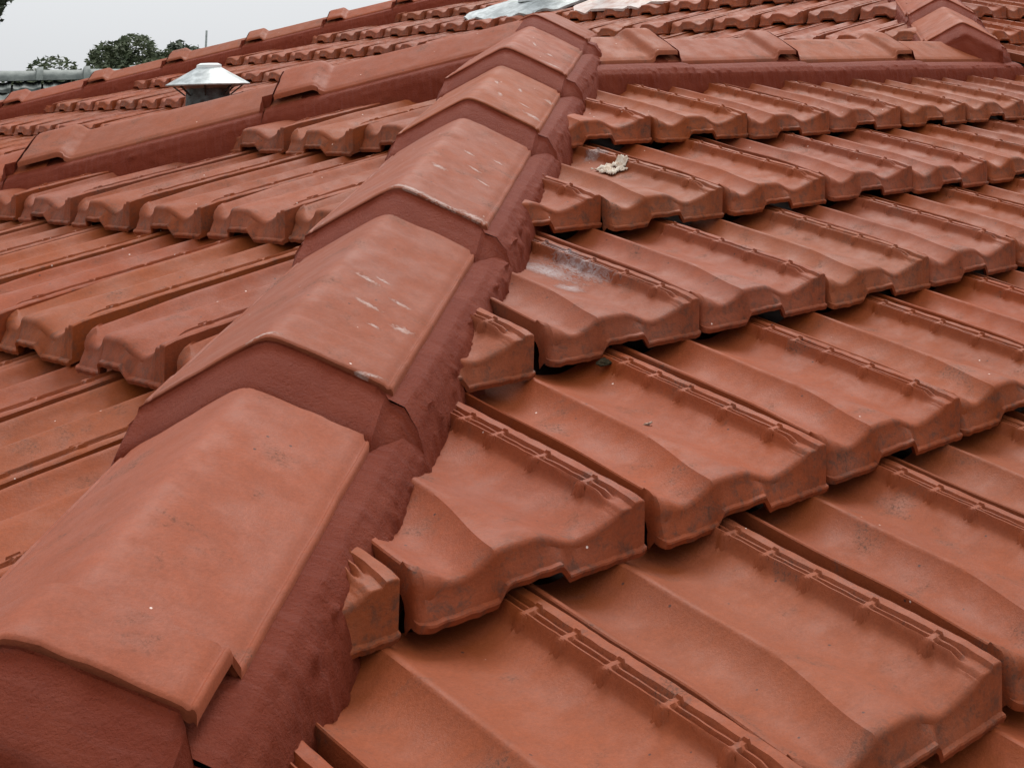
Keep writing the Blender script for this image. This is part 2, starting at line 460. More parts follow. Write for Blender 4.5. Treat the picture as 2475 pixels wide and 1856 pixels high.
def make_tile(name, lod=0, seed=1.0):
    if lod == 0:
        ps = [.055, .060, .07, .085, .105, .14, .18, .21, .24, .27, .30, .325, .35, .37, .385, .40, .410, .418, .425, .433, .445, .46, .48, .51, .54, .57,
              .598, .610, .625, .65, .68, .71, .735, .76, .79, .815, .84, .856, .861, .866, .871, .876, .881, .885, .889, .893, .897, .901, .905, .909, .914, .919, .924, .929, .934,
              .938, .942, .947, .952, .960, .972, .982, .991, 1.0]
        ts = [.075, .09, .105, .12, .14, .16, .178, .184, .19, .198, .205, .212, .22, .226, .232, .25, .28, .31, .34, .37, .388, .394, .40, .408, .415, .422, .43, .436, .442, .47, .50,
              .54, .57, .588, .594, .60, .608, .615, .622, .63, .636, .642, .67, .70, .73, .748, .754, .76, .768, .775, .782, .79, .796, .802, .83, .87, .898, .904, .91, .918, .925, .932, .94, .946, .952, .98, 1.03, 1.10]
        arc = 4
    elif lod == 1:
        ps = [.055, .07, .10, .16, .22, .28, .335, .37, .40, .425, .44, .47, .51, .56, .598, .62, .66, .71, .735, .79, .84, .86, .870, .880, .885, .893, .901, .908, .915, .924, .933, .942, .952, .970, .985, 1.0]
        ts = [.09, .12, .16, .185, .205, .225, .27, .33, .395, .415, .435, .50, .595, .615, .635, .69, .755, .775, .795, .85, .905, .925, .945, 1.0, 1.08]
        arc = 3
    else:
        ps = [.055, .09, .16, .27, .36, .425, .46, .54, .60, .62, .735, .84, .88, .893, .908, .924, .942, .952, 1.0]
        ts = [.12, .20, .35, .55, .80, 1.0, 1.06]
        arc = 2
    gapw = (.048, .060, .076, .055)[int(seed * 10) % 4]
    ps = [gapw + (q - .055) * (.14 - gapw) / .085 if q < .14 else q for q in ps]
    L0 = ps[0]
    def zbot(p):
        H_ = .040
        if p < .350 or p > .645: b = 0.0
        elif p < .372: b = H_ * (p - .350) / .022
        elif p <= .610: b = H_
        else: b = H_ * (.645 - p) / .035
        if lod < 2: b += .0035 * noise.noise(Vector((p * 25, seed * 3, 1.7))) + .0025 * noise.noise(Vector((p * 80, seed * 5, 4.0)))
        return b
    verts, cols = [], []
    for q in ps:
        p = warp(q, .05)
        col = []
        zb = zbot(p)
        zt = tile_z(p, .065, 0, lod < 2)
        back = 0.0
        if q < .10:
            e = (q - L0) / (.10 - L0)
            back = .030 * (1 - math.sqrt(max(0, 1 - (1 - e) ** 2)))
        r = .019 + .036 * (1 - sstep(.08, .20, q)) if p < .84 else (.019 - .013 * sstep(.84, .92, p))
        if lod == 2: r = .02
        t1 = .040 + back * .5
        jj = (.003 * noise.noise(Vector((p * 18, seed, 9.0))) + .002 * noise.noise(Vector((p * 60, seed, 2.0)))) if lod < 2 else 0
        col.append((p, .030 + back, zb + .030))
        col.append((p, .012 + back, zb + .002))
        col.append((p, -.006 + back + jj, zb + .0))
        col.append((p, -.0095 + back + jj * .5, zb + .016))
        col.append((p, -.007 + back, zb + .021))
        col.append((p, .005 + back, zb + .0225))
        if lod < 2:
            col.append((p, .006 + back + (t1 - .006) * .35, zb + .027 + (zt - r - zb - .027) * .4))
        col.append((p, t1 - .004 + back * .5, zt - r))
        for i in range(1, arc + 1):
            a = i / arc * math.pi / 2
            tt = t1 + back * .5 - .004 + (1 - math.cos(a)) * r
            zz = zt - r + math.sin(a) * r
            col.append((p, tt, zz))
        tl = col[-1][1]
        for k_, t in enumerate(ts):
            t2 = max(t, tl + .006 * (1 + k_))
            pw = warp(q, t2)
            z_ = tile_z(pw + (1e-6 if q >= PC else -1e-6), t2, seed if lod < 2 else 0, lod < 2)
            if q < L0 + .002 and lod < 2: z_ -= .004
            col.append((pw, t2, z_))
        cols.append(col)
    nr = len(cols[0])
    for col in cols:
        for (p, t, z) in col: verts.append(((p - 1) * W, t, z))
    faces = []
    for i in range(len(cols) - 1):
        for j in range(nr - 1):
            a = i * nr + j
            faces.append((a, a + nr, a + nr + 1, a + 1))
    # side walls
    for ci, flip in ((0, True), (len(cols) - 1, False)):
        col = cols[ci]
        base = len(verts)
        for (p, t, z) in col[3:]:
            dz = .070 if ci == 0 else .085
            verts.append(((p - 1) * W, t, min(z - .02, max(z - dz, -.12)) if t > .05 else min(z, zbot(p) + .004)))
        for j in range(len(col) - 4):
            a = ci * nr + 3 + j
            q = (a, a + 1, base + j + 1, base + j)
            faces.append(q if flip else q[::-1])
    return mesh_from(name, verts, faces, True, 32)

TILES0 = [make_tile('tile_near_%d' % i, 0, 1.3 + i * 2.7) for i in range(4)]
TILES1 = [make_tile('tile_mid_%d' % i, 1, 2.1 + i * 3.1) for i in range(3)]
TILE2 = make_tile('tile_far', 2)
for me in TILES0 + TILES1: me.materials.append(M_TILE)

# observed small offsets of individual tiles (du, dv), keyed by (joint, row)
OFF = {'R': {(0, 0): (-0.001, 0.004), (1, 0): (0.014, -0.004), (2, 0): (0.019, -0.017), (3, 0): (0.028, 0.002), (1.5, 1): (-0.039, -0.03), (2.5, 1): (0.05, 0.014),
             (3.5, 1): (0.036, 0.014), (4.5, 1): (0.007, 0.007), (5.5, 1): (-0.024, 0.006), (3, 2): (0.021, 0.06), (4, 2): (-0.04, -0.01), (5, 2): (-0.02, -0.005),
             (6, 2): (0.013, 0.009), (4.5, 3): (0.036, 0.031), (5.5, 3): (0.031, 0.007), (6.5, 3): (-0.013, -0.023), (1.5, -1): (-0.031, 0.004), (7, 2): (-0.035, -0.022)},
       'L': {(1, 0): (-0.046, 0.014), (2, 0): (0.001, -0.011), (3, 0): (0.043, -0.02), (4, 0): (0.047, -0.008), (1.5, 1): (-0.008, 0.001), (2.5, 1): (0.08, -0.04),
             (3.5, -1): (0.033, 0.006), (4.5, -1): (-0.04, 0.01), (5.5, -1): (0.007, -0.008)}, 'H': {}}

# ------------------------------------------------------------------ house roof: one thing, all its pieces children
ROOF = bpy.data.objects.new('house_roof', None)
COL.objects.link(ROOF)
tag(ROOF, 'terracotta tiled hip roof with dark red mortar, running from the camera to the skyline', 'roof')

def roof_side(kind, x, y):
    """is plan point (x, y) on this slope (True), and the cuts that bound it: list of (point, normal to keep)"""
    if kind == 'R':
        if y > RY - .45: return [((0, -KB), (1, -1))]
        return [((0, K - .555), (1, -1))]
    if kind == 'L':
        return [((0, K + .44), (-1, 1)), ((0, A2 - .50), (-1, -1))]
    return [((0, -KH - .02), (-1, 1)), ((0, A3 - .55), (-1, -1)), ((0, RY - .1), (0, 1))]

cand = []
def gather(kind, rows, umin, umax):
    F = FR[kind]
    for r in rows:
        half = (abs(r) % 2 == 1)
        n = int(umin)
        while n <= umax:
            u = n + (.5 if half else 0.0)
            du, dv = OFF[kind].get((u, r), (None, None))
            if du is None:
                du, dv = random.uniform(-.014, .014), random.uniform(-.012, .012)
            O = F @ Vector(((u + du) * W, r + dv, 0))
            corners = [F @ Vector(((u + a) * W, r + b, 0)) for a in (-1, -.5, 0) for b in (0, .5, 1.1)]
            pxs = [to_px(q + Vector((0, 0, .05))) for q in corners]
            ctr = corners[4]
            if all(q is not None for q in pxs) and math.dist(ctr[:2], (CX, CY)) > 1.2:
                xs = [q[0] for q in pxs]; ys = [q[1] for q in pxs]
                if max(xs) > -260 and min(xs) < 2475 + 420 and max(ys) > -260 and min(ys) < 1856 + 420:
                    cuts = roof_side(kind, ctr.x, ctr.y)
                    status, need = True, []
                    for (p0, nn) in cuts:
                        ds = [(q.x - p0[0]) * nn[0] + (q.y - p0[1]) * nn[1] for q in corners]
                        if max(ds) <= 0.02: status = False
                        elif min(ds) < 0: need.append((p0, nn))
                    if kind == 'R' and r >= 4 and ctr.x - ctr.y < KB + .3: status = False
                    if kind == 'L' and r >= 2: status = False
                    if kind == 'H' and ctr.x + (ctr.y - RY) * 0 < 3.0: status = False
                    if status:
                        size = (max(xs) - min(xs)) * (max(ys) - min(ys))
                        inside = max(xs) > -20 and min(xs) < 2495 and max(ys) > -20 and min(ys) < 1876
                        cand.append((inside, size, pxs[4][2], kind, r, u, du, dv, need))
            n += 1
gather('R', range(-3, 13), -8, 34)
gather('L', range(-4, 3), -6, 14)
gather('H', range(1, 14), -42, 0)
cand.sort(key=lambda c: (-int(c[0]), -c[1]))

def tile_matrix(kind, r, u, du, dv):
    M = FR[kind] @ Matrix.Translation(Vector(((u + du) * W, r + dv, random.uniform(-.004, .004))))
    M = M @ Matrix.Rotation(random.uniform(-.006, .006), 4, 'Z') @ Matrix.Rotation(random.uniform(-.004, .004), 4, 'Y')
    return M

far = bmesh.new()
NPART = 0
def clip(bm, M, need):
    inv = gm(M).inverted()
    for (p0, nn) in need:
        pc = inv @ (Vector((p0[0], p0[1], 0)) * G)
        nl = inv.to_3x3() @ Vector((nn[0], nn[1], 0))
        bmesh.ops.bisect_plane(bm, geom=bm.verts[:] + bm.edges[:] + bm.faces[:], plane_co=pc, plane_no=nl, clear_inner=True)
for inside, size, depth, kind, r, u, du, dv, need in cand:
    M = tile_matrix(kind, r, u, du, dv)
    if inside and NPART < 299:
        pool = TILES0 if depth < 11 else TILES1
        me = pool[random.randrange(len(pool))]
        if need:
            bm = bmesh.new(); bm.from_mesh(me)
            clip(bm, M, need)
            if not bm.faces: bm.free(); continue
            m2 = bpy.data.meshes.new('cut_tile'); bm.to_mesh(m2); bm.free()
            m2.materials.append(M_TILE)
            me = m2
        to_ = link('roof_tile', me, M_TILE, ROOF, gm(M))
        SMEAR = {('R', 1, 2.5): ([(-.175, .74, .055, .24, .05), (-.10, .62, .05, .22, .0), (-.24, .50, .06, .07, .3), (-.05, .80, .03, .20, 0)], (.34, .29, .29), (.22, .10, .075), .85, 1.5, 90, (3.0, 1, 1)),
                 ('R', 2, 4): ([(-.06, .90, .08, .06, 0)], (.40, .34, .32), (.2, .1, .08), .8, 1.2, 120, (2, 1, 1))}
        if (kind, r, u) in SMEAR:
            a_ = SMEAR[kind, r, u]
            to_.data = to_.data.copy(); to_.data.materials.clear()
            to_.data.materials.append(with_marks(M_TILE, 'smeared_tile', [(p[0] * G, p[1] * G, p[2] * G, p[3] * G, p[4]) for p in a_[0]], *a_[1:]))
        NPART += 1
    else:
        bm = bmesh.new(); bm.from_mesh(TILE2)
        clip(bm, M, need)
        bm.transform(gm(M))
        tmp = bpy.data.meshes.new('tmp'); bm.to_mesh(tmp); bm.free()
        far.from_mesh(tmp); bpy.data.meshes.remove(tmp)
fm = bpy.data.meshes.new('far_roof_tiles'); far.to_mesh(fm); far.free()
tag(link('roof_tile_field', fm, M_FAR, ROOF), kind='stuff')
print('tile parts', NPART, 'candidates', len(cand))

# roof deck below the tiles, and the wing's far slope that no tile shows on
def poly(name, pts, mat, dz, parent):
    vs = [(x, y, z + dz) for x, y, z in pts]
    n = len(vs)
    vs += [(x, y, z - .08) for x, y, z in vs]
    fs = [tuple(range(n)), tuple(range(2 * n - 1, n - 1, -1))] + [(i, i + n, (i + 1) % n + n, (i + 1) % n) for i in range(n)]
    return link(name, mesh_from(name, vs, fs, False), mat, parent)
zR = lambda x, y: (x, y, tT * y)
zL = lambda x, y: (x, y, tT * (x + K))
zH = lambda x, y: (x, y, tT * (x - KH))
ax = (A2 - K) / 2
poly('roof_deck', [zR(-6, -6 + K), zR(-6, -6.5), zR(26, -6.5), zR(26, 13), zR(16.8, 13), zR(8.2, RY), zR(RY - K, RY)], M_DECK, -.14, ROOF)
poly('roof_deck', [zL(-6, -6 + K), zL(ax, ax + K), zL(-6, A2 + 6)], M_DECK, -.14, ROOF)
poly('roof_deck', [zH(3.7, -.1), zH(16.85, 13.05), zH(3.7, A3 - 3.7)], M_DECK, -.16, ROOF)
rb = lambda x, y: (x, y, tT * (2 * RY + .1 - y))
poly('roof_back_slope', [rb(ax, ax + K + .06), rb(8.3, RY + .06), rb(8.3 - 3.4, RY + 3.6), rb(-2.0, A2 + 2.0)], M_FAR, -.02, ROOF)
# walls under the eaves
wv = [(-5.4, -5.9), (25, -5.9), (25, 27), (-5.4, 27)]
vs = [(x, y, -2.4) for x, y in wv] + [(x, y, -9.8) for x, y in wv]
link('wall', mesh_from('wall', vs, [(i, (i + 1) % 4, (i + 1) % 4 + 4, i + 4) for i in range(4)], False), M_BRICK, ROOF)

# ------------------------------------------------------------------ hip and ridge caps with mortar
HWID = .335
def cap_drop(d):
    d = abs(d)
    return .545 * (math.sqrt(d * d + .030 * .030) - .030)

def make_cap(lip, tail, collar=.03, clen=.17, seed=1.0, mort=True, mfront=.36, nx=25, ny=26, wscale=1.0, mlen=1.1, side_r=.445, side_l=.385, skirt=.30, rough=1.0, base=None, lean_k=2.6):
    Y = (tail - lip); L = Y.length; Y.normalize()
    X = Y.cross(Vector((0, 0, 1))).normalized()
    Z = X.cross(Y)
    M = Matrix((X, Y, Z)).transposed().to_4x4(); M.translation = lip
    th = .024
    ys = [0, .004, .010, .02, .05, .09, clen - .035, clen - .020, clen - .010, clen - .003, clen + .004, clen + .011, clen + .018, clen + .034, clen + .046] + [clen + .06 + (L - clen - .06) * i / 14 for i in range(15)]
    xs = [-1, -.99, -.975, -.96, -.945, -.925, -.85, -.7, -.55, -.42, -.32, -.24, -.17, -.11, -.06, -.02, .02, .06, .11, .17, .24, .32, .42, .55, .7, .85, .925, .945, .96, .975, .99, 1]
    verts, faces = [], []
    hw = HWID * wscale
    def top(a, y):
        e = collar * (1 - (sstep(clen - .010, clen + .012, y) if clen < .20 else sstep(clen - .020 - collar * .3, clen + .022 + collar * .4, y)))
        wd = hw * (1 - (.035 if y < clen else 0.0) * (0 if collar < .02 else 1)) * (1 - .05 * y / L)
        d = a * wd
        z = -cap_drop(d) - .006 * (1 if abs(a) > .995 else 0) - .009 * max(0, 1 - abs(abs(a) - .952) / .017) + e - collar
        z -= .006 * max(0, 1 - y / .009) ** 2
        z += .004 * noise.noise(Vector((a * 1.3 + seed, y * 2.2, seed * 2))) + .0015 * noise.noise(Vector((a * 6 + seed, y * 9, seed)))
        yy = y + (.010 * noise.noise(Vector((a * 4, seed, 3.3))) + .005 * noise.noise(Vector((a * 19, seed, 7.3))) if y < .015 else 0)
        dd = d + (.003 * noise.noise(Vector((y * 6, seed, a))) if abs(a) > .9 else 0)
        return (dd, yy, z + 0.0)
    n = len(xs)
    for y in ys:
        for a in xs: verts.append(top(a, y))
    for j in range(len(ys) - 1):
        for i in range(n - 1):
            b = j * n + i
            faces.append((b, b + 1, b + n + 1, b + n))
    # underside
    o = len(verts)
    for y in ys:
        for a in xs:
            v = top(a, y)
            verts.append((v[0] * (1 - .0), v[1], v[2] - th))
    for j in range(len(ys) - 1):
        for i in range(n - 1):
            b = o + j * n + i
            faces.append((b, b + n, b + n + 1, b + 1))
    for i in range(n - 1): faces.append((i, o + i, o + i + 1, i + 1))
    for j in range(len(ys) - 1):
        b = j * n
        faces.append((b, b + n, o + b + n, o + b))
        b = j * n + n - 1
        faces.append((b, o + b, o + b + n, b + n))
    me = mesh_from('hip_cap', verts, faces, True, 40)
    cap = link('hip_cap', me, M_CAP, ROOF, gm(M))
    if mort:
        # mortar bed: fills under the cap and runs down onto the tiles as an apron
        hi = hw - .010
        Hs = Vector((X.x, X.y, 0)).normalized()
        fall = base[1]
        inv3 = Matrix((X, Y, Z))
        def local(Pw): return inv3 @ (Pw - lip)
        nA = 20
        def section(y, front=False):
            A = lip + Y * y
            roof = base[0](A.x, A.y)
            ez = -cap_drop(hi) - th * .97 - collar
            E0 = A + Z * ez
            out = {}
            for sg in (-1, 1):
                tgt = side_r if sg > 0 else side_l
                E = E0 + X * (sg * hi)
                sx = (E - A).dot(Hs)
                zt_ = min(E.z - .06, roof - fall * tgt + .06)
                ctrl = [(hi, E.z), (hi + (tgt - .014 - hi) * .50, E.z - (E.z - zt_) * .16), (hi + (tgt - .014 - hi) * .84, E.z - (E.z - zt_) * .52), (tgt - .010, zt_), (tgt + .008, roof - fall * tgt - .08), (tgt + .014, roof - fall * tgt - .26)]
                pts = []
                for q_ in range(nA + 1):
                    u_ = q_ / nA * (len(ctrl) - 1)
                    k_ = min(int(u_), len(ctrl) - 2); f_ = u_ - k_
                    a0, a1 = ctrl[k_], ctrl[k_ + 1]
                    sd_ = a0[0] + (a1[0] - a0[0]) * f_; z_ = a0[1] + (a1[1] - a0[1]) * f_
                    e = q_ / nA
                    w_ = min(1, e * 5)
                    key = Vector((A.x * 9, A.y * 9, z_ * 9 + sg))
                    rg = noise.noise(key * .7) * .008 + noise.noise(key * 2.7) * .005 + noise.noise(key * 7) * .004 + noise.noise(key * 17) * .0025
                    rg += max(0, noise.noise(Vector((A.x * 22, A.y * 22, z_ * 30)))- .30) * .035 * (1 if .3 < e < .85 else 0)
                    P = Vector((A.x, A.y, z_)) + Hs * (sg * (sd_ + rg * w_ * rough))
                    pts.append(local(P))
                out[sg] = pts
            top_ = []
            for i_ in range(1, 24):
                a_ = -1 + 2 * i_ / 24
                top_.append(Vector((a_ * hi, y, -cap_drop(a_ * hi) - th * .97 - collar)))
            return out[-1][::-1] + top_ + out[1]
        yy = [0, .012, .03, .06] + [.06 + (mlen - .06) * i / 90 for i in range(1, 91)]
        secs = [section(y) for y in yy]
        m = len(secs[0])
        mv, mf = [], []
        for sc_ in secs: mv += [tuple(p_) for p_ in sc_]
        for j in range(len(yy) - 1):
            for i in range(m - 1):
                b = j * m + i
                mf.append((b, b + 1, b + m + 1, b + m))
        # the wedge of pointing under the lip: leans forward onto the next cap
        o = len(mv); rows = 22; deep = .34
        first = secs[0]
        for rr in range(rows + 1):
            g = rr / rows
            for i, p_ in enumerate(first):
                over = max(0.0, abs(p_.x) - hi)
                up_ = (th * .97 - .007 + collar) * max(0.0, 1 - over / .004)
                dp = deep * g ** 1.3
                key = Vector((p_.x * 9 + seed, dp * 12, seed))
                nz = (noise.noise(key) * .012 + noise.noise(key * 3) * .006 + noise.noise(key * 8) * .004) * min(1, dp * 40)
                lean = .015 + lean_k * min(max(dp - .010, 0), .060) + .5 * max(0, dp - .070)
                fade_ = max(0.0, 1 - over / .10)
                mv.append((p_.x * (1 - .0 * g), p_.y - lean * fade_ - .10 * (1 - fade_) * g + nz, p_.z + up_ - dp))
        for rr in range(rows):
            for i in range(m - 1):
                b = o + rr * m + i
                mf.append((b, b + m, b + m + 1, b + 1))
        bmm = mesh_from('mortar', mv, mf, True, 50)
        link('mortar', bmm, M_MORTAR, cap)
    return cap

B1 = (lambda x, y: tT * ((x + y - K) / 2 + K), tT / math.sqrt(2))
B2 = (lambda x, y: tT * ((x - y + A2) / 2 + K), tT / math.sqrt(2))
B3 = (lambda x, y: tT * ((x - y + A3) / 2 - KH), tT / math.sqrt(2))
BB = (lambda x, y: tT * ((x + y - KB) / 2), tT / math.sqrt(2))
BR = (lambda x, y: tT * RY, tT)
def on_hip1(x, h): return Vector((x, x + K, tT * (x + K) + h))
hip1 = [(-1.90, .10, .06), (-.868, .342, .222 + .050), (.108, .308, .198), (1.13, .278, .200), (2.11, .278, .214), (2.86, .300, .220)]
for i, (x, hl, ht) in enumerate(hip1):
    nxt = hip1[i + 1][0] if i + 1 < len(hip1) else 3.62
    make_cap(on_hip1(x, hl), on_hip1(nxt + .13, ht), collar=(.050 if x < -.5 else .004), clen=.19, seed=3.1 + i * 1.7, mlen=(nxt - x) * 1.454 + .10, base=B1)
def mark_piece(o, *a, **k):
    o.data = o.data.copy()
    base = o.data.materials[0]
    o.data.materials.clear(); o.data.materials.append(with_marks(base, *a, **k))
WH, WH2 = (.50, .40, .37), (.30, .15, .11)
HC = {}
for o in ROOF.children:
    if o.name.startswith('hip_cap'): HC[len(HC)] = o
sm = lambda lst: [(a * G, b * G, c * G, d * G, e) for a, b, c, d, e in lst]
mark_piece(HC[2], 'scuffed_cap', sm([(.10, .66, .045, .014, -.25), (.14, .70, .03, .010, -.3), (.22, .58, .035, .012, -.2), (.15, .47, .045, .016, -.15), (.27, .40, .035, .022, .3), (.20, .34, .025, .010, -.2), (-.02, .02, .05, .012, .2), (.26, .01, .05, .010, .4)]), WH, WH2, .8, 2.1, 150, (1, 1.6, 1))
mark_piece(HC[3], 'scuffed_cap', sm([(.07, .42, .035, .022, -.3), (.12, .78, .028, .012, -.3), (.18, .60, .03, .012, -.4), (.24, .48, .03, .010, -.4), (.24, .84, .03, .012, -.2), (.05, .02, .10, .020, -.05), (.16, .012, .10, .016, 0), (.28, .03, .06, .026, .1)]), WH, WH2, .85, 2.1, 150, (1, 1.6, 1))
mark_piece(HC[4], 'scuffed_cap', sm([(.22, .30, .03, .014, -.3), (.28, .16, .05, .03, -.3), (.16, .55, .012, .04, .3), (.10, .30, .012, .035, .2), (.30, .60, .03, .03, 0), (.05, .5, .012, .03, .2)]), WH, WH2, .8, 2.1, 150, (1, 1.6, 1))
mark_piece(HC[5], 'scuffed_cap', sm([(.10, .40, .012, .05, .3), (.25, .05, .06, .02, .1), (.2, .3, .02, .03, .1)]), WH, WH2, .7, 1.2, 240, (1, 2.5, 1))
# top cap over the junction
make_cap(on_hip1(3.60, .290), on_hip1(4.12, .165), collar=.003, clen=.1, seed=21.0, mlen=.62, base=B1)

def on_hip2(x, h): return Vector((x, A2 - x, tT * (x + K) + h))
hip2 = [-1.35, -.40, .56, 1.55, 2.55, 3.50]
for i, x in enumerate(hip2[:-1]):
    nxt = hip2[i + 1]
    make_cap(on_hip2(x, .345), on_hip2(nxt + .10, .325), collar=.055, clen=.25, seed=41.7 + i * 2.3, mlen=(nxt - x) * 1.454 + .06, side_r=.435, side_l=.44, lean_k=.5, base=B2, rough=.8)

# ridge of the wing (lips face +x)
ridge = [3.55, 4.50, 5.66, 7.02, 8.35]
for i in range(1, len(ridge)):
    lip = Vector((ridge[i], RY - .03, tT * RY + .205 + (.0 if i < 4 else -.02)))
    tail = Vector((ridge[i - 1] - .08, RY - .03, tT * RY + .185))
    make_cap(lip, tail, collar=.055, clen=.20, seed=71.3 + i * 2.1, mlen=ridge[i] - ridge[i - 1] + .03, side_l=.52, side_r=.5, lean_k=.5, base=BR, rough=.9)

# hip at the right slope's far end
def on_hipB(x, h): return Vector((x, x - KB, tT * (x - KB) + h))
hb = [8.02, 8.92, 9.9, 10.9, 11.9, 12.9]
for i in range(len(hb) - 1):
    make_cap(on_hipB(hb[i], .34), on_hipB(hb[i + 1] + .1, .29), collar=.03, clen=.16, seed=91.0 + i * 1.9, mlen=(hb[i + 1] - hb[i]) * 1.454 + .06, base=BB)

# skyline hip of the rear slope
def on_hip3(x, h): return Vector((x, A3 - x, tT * (x - KH) + h))
h3 = [5.45, 6.28, 7.13, 8.02, 8.86, 9.72, 10.62, 11.4, 12.3, 13.2]
for i in range(len(h3) - 1):
    make_cap(on_hip3(h3[i], .42), on_hip3(h3[i + 1] + .08, .40), collar=.07, clen=.25, seed=121.0 + i * 2.9, mlen=(h3[i + 1] - h3[i]) * 1.454 + .05, side_l=.52, side_r=.46, lean_k=.5, base=B3, rough=.8)

# ------------------------------------------------------------------ small marks lying on tiles and caps: thin pieces that follow the surface
def patch_on_tile(name, kind, r, u, uv0, uv1, mat, seed, thr=.0, lift=.004, nu=34, nv=26, thick=.006, rag=.55):
    """ragged skin over one tile between local (p,t) corners"""
    du, dv = OFF[kind].get((u, r), (0, 0))
    M = FR[kind] @ Matrix.Translation(Vector(((u + du) * W, r + dv, 0)))
    (p0, t0), (p1, t1) = uv0, uv1
    bm = bmesh.new()
    grid = {}
    for i in range(nu + 1):
        for j in range(nv + 1):
            a, b = i / nu, j / nv
            p, t = p0 + (p1 - p0) * a, t0 + (t1 - t0) * b
            e = 1 - (abs(2 * a - 1) ** 3 + abs(2 * b - 1) ** 3) * .9
            v = e * .8 + rag * (noise.noise(Vector((a * 4 + seed, b * 4, seed))) + .6 * noise.noise(Vector((a * 11, b * 11 + seed, seed))))
            if v > thr + .25:
                z = max(tile_z(min(max(p, .03), 1.0), t, 0) + lift + thick * min(1, (v - thr - .25) * 2.5) * (.6 + .6 * noise.noise(Vector((a * 14, b * 14, seed)))), -.03)
                grid[i, j] = bm.verts.new((((p - 1) * W) * G, t * G, z * G))
    for i in range(nu):
        for j in range(nv):
            q = [grid.get(c) for c in ((i, j), (i + 1, j), (i + 1, j + 1), (i, j + 1))]
            if all(q): bm.faces.new(q)
            elif sum(x is not None for x in q) == 3: bm.faces.new([x for x in q if x])
    for v in [v for v in bm.verts if not v.link_faces]: bm.verts.remove(v)
    bmesh.ops.recalc_face_normals(bm, faces=bm.faces[:])
    if bm.faces and sum(f.normal.z for f in bm.faces) < 0: bmesh.ops.reverse_faces(bm, faces=bm.faces[:])
    ex = bmesh.ops.extrude_face_region(bm, geom=bm.faces[:])
    bmesh.ops.translate(bm, verts=[e for e in ex['geom'] if isinstance(e, bmesh.types.BMVert)], vec=(0, 0, .0012))
    me = bpy.data.meshes.new(name); bm.to_mesh(me); bm.free()
    me.polygons.foreach_set('use_smooth', [True] * len(me.polygons))
    return link(name, me, mat, None, gm(M))

s3 = patch_on_tile('cream_flake', 'R', 2, 4, (.68, .60), (.92, .76), M_CREAM, 5.7, thr=.30, rag=1.15, thick=.020, lift=.006, nu=44, nv=36)
tag(s3, 'cream coloured crumpled flake lying on a tile near the upper part of the hip', 'debris')

# lumps of moss and dirt under tile notches
def lump(name, c, r, mat, seed, flat=.6):
    bm = bmesh.new()
    bmesh.ops.create_icosphere(bm, subdivisions=3, radius=1)
    for v in bm.verts:
        n_ = 1 + .45 * noise.noise(v.co * 1.6 + Vector((seed, 0, 0))) + .25 * noise.noise(v.co * 5 + Vector((0, seed, 0)))
        v.co = Vector((v.co.x * r[0] * n_, v.co.y * r[1] * n_, v.co.z * r[2] * n_)) * G
    me = bpy.data.meshes.new(name); bm.to_mesh(me); bm.free()
    me.polygons.foreach_set('use_smooth', [True] * len(me.polygons))
    o = link(name, me, mat)
    o.matrix_world = gm(c)
    return o
def tile_point(kind, r, u, p, t, dz=0.0):
    du, dv = OFF[kind].get((u, r), (0, 0))
    return FR[kind] @ Matrix.Translation(Vector(((u + du - 1 + p) * W, r + dv + t, tile_z(p, t) + dz)))
o = lump('moss_clump', tile_point('R', 0, 2, .88, .985, .004), (.045, .022, .008), M_MOSS, 2.0)
tag(o, 'small dark moss clump in a tile notch, below the sealant smeared tile', 'moss')
o = lump('moss_clump', tile_point('L', -1, 4.5, .90, .99, .006), (.035, .018, .008), M_MOSS, 5.0)
tag(o, 'dark moss clump in a tile notch on the left slope, nearest the hip', 'moss')

# twig on the near pan
def bent_stick(name, pts, rad, mat, M):
    vs, fs = [], []
    for i, p in enumerate(pts):
        r = rad * (1 - .5 * abs(2 * i / (len(pts) - 1) - 1))
        for k in range(6):
            a = k / 6 * 2 * math.pi
            vs.append((p[0], p[1] + r * math.cos(a), p[2] + r * math.sin(a)))
    for i in range(len(pts) - 1):
        for k in range(6):
            fs.append((i * 6 + k, i * 6 + (k + 1) % 6, (i + 1) * 6 + (k + 1) % 6, (i + 1) * 6 + k))
    fs += [tuple(range(5, -1, -1)), tuple(range((len(pts) - 1) * 6, len(pts) * 6))]
    return link(name, mesh_from(name, vs, fs), mat, None, gm(M))
o = bent_stick('dry_leaf', [(-.02, .004, .004), (-.012, 0, .009), (0, -.003, .008), (.012, 0, .010), (.022, .006, .005)], .0045, M_LEAFDRY, tile_point('R', 0, 2, .60, .53, .0))
tag(o, 'tiny curled dry leaf lying alone in a near tile pan on the right slope', 'leaf')
o = bent_stick('loose_chip', [(-.012, .002, .004), (0, 0, .011), (.014, -.002, .005)], .008, M_LEAFDRY, tile_point('R', 2, 5, .12, .62, .0))
tag(o, 'small dark chip lying in a tile pan to the right of the cream flake', 'debris')

# ------------------------------------------------------------------ roof vent, flue pipes, flashings
def lathe(prof, n=32, sq=0.0):
    vs, fs = [], []
    for r, z in prof:
        for k in range(n):
            a = k / n * 2 * math.pi
            vs.append((r * math.cos(a), r * math.sin(a), z))
    for j in range(len(prof) - 1):
        for k in range(n):
            fs.append((j * n + k, j * n + (k + 1) % n, (j + 1) * n + (k + 1) % n, (j + 1) * n + k))
    return vs, fs

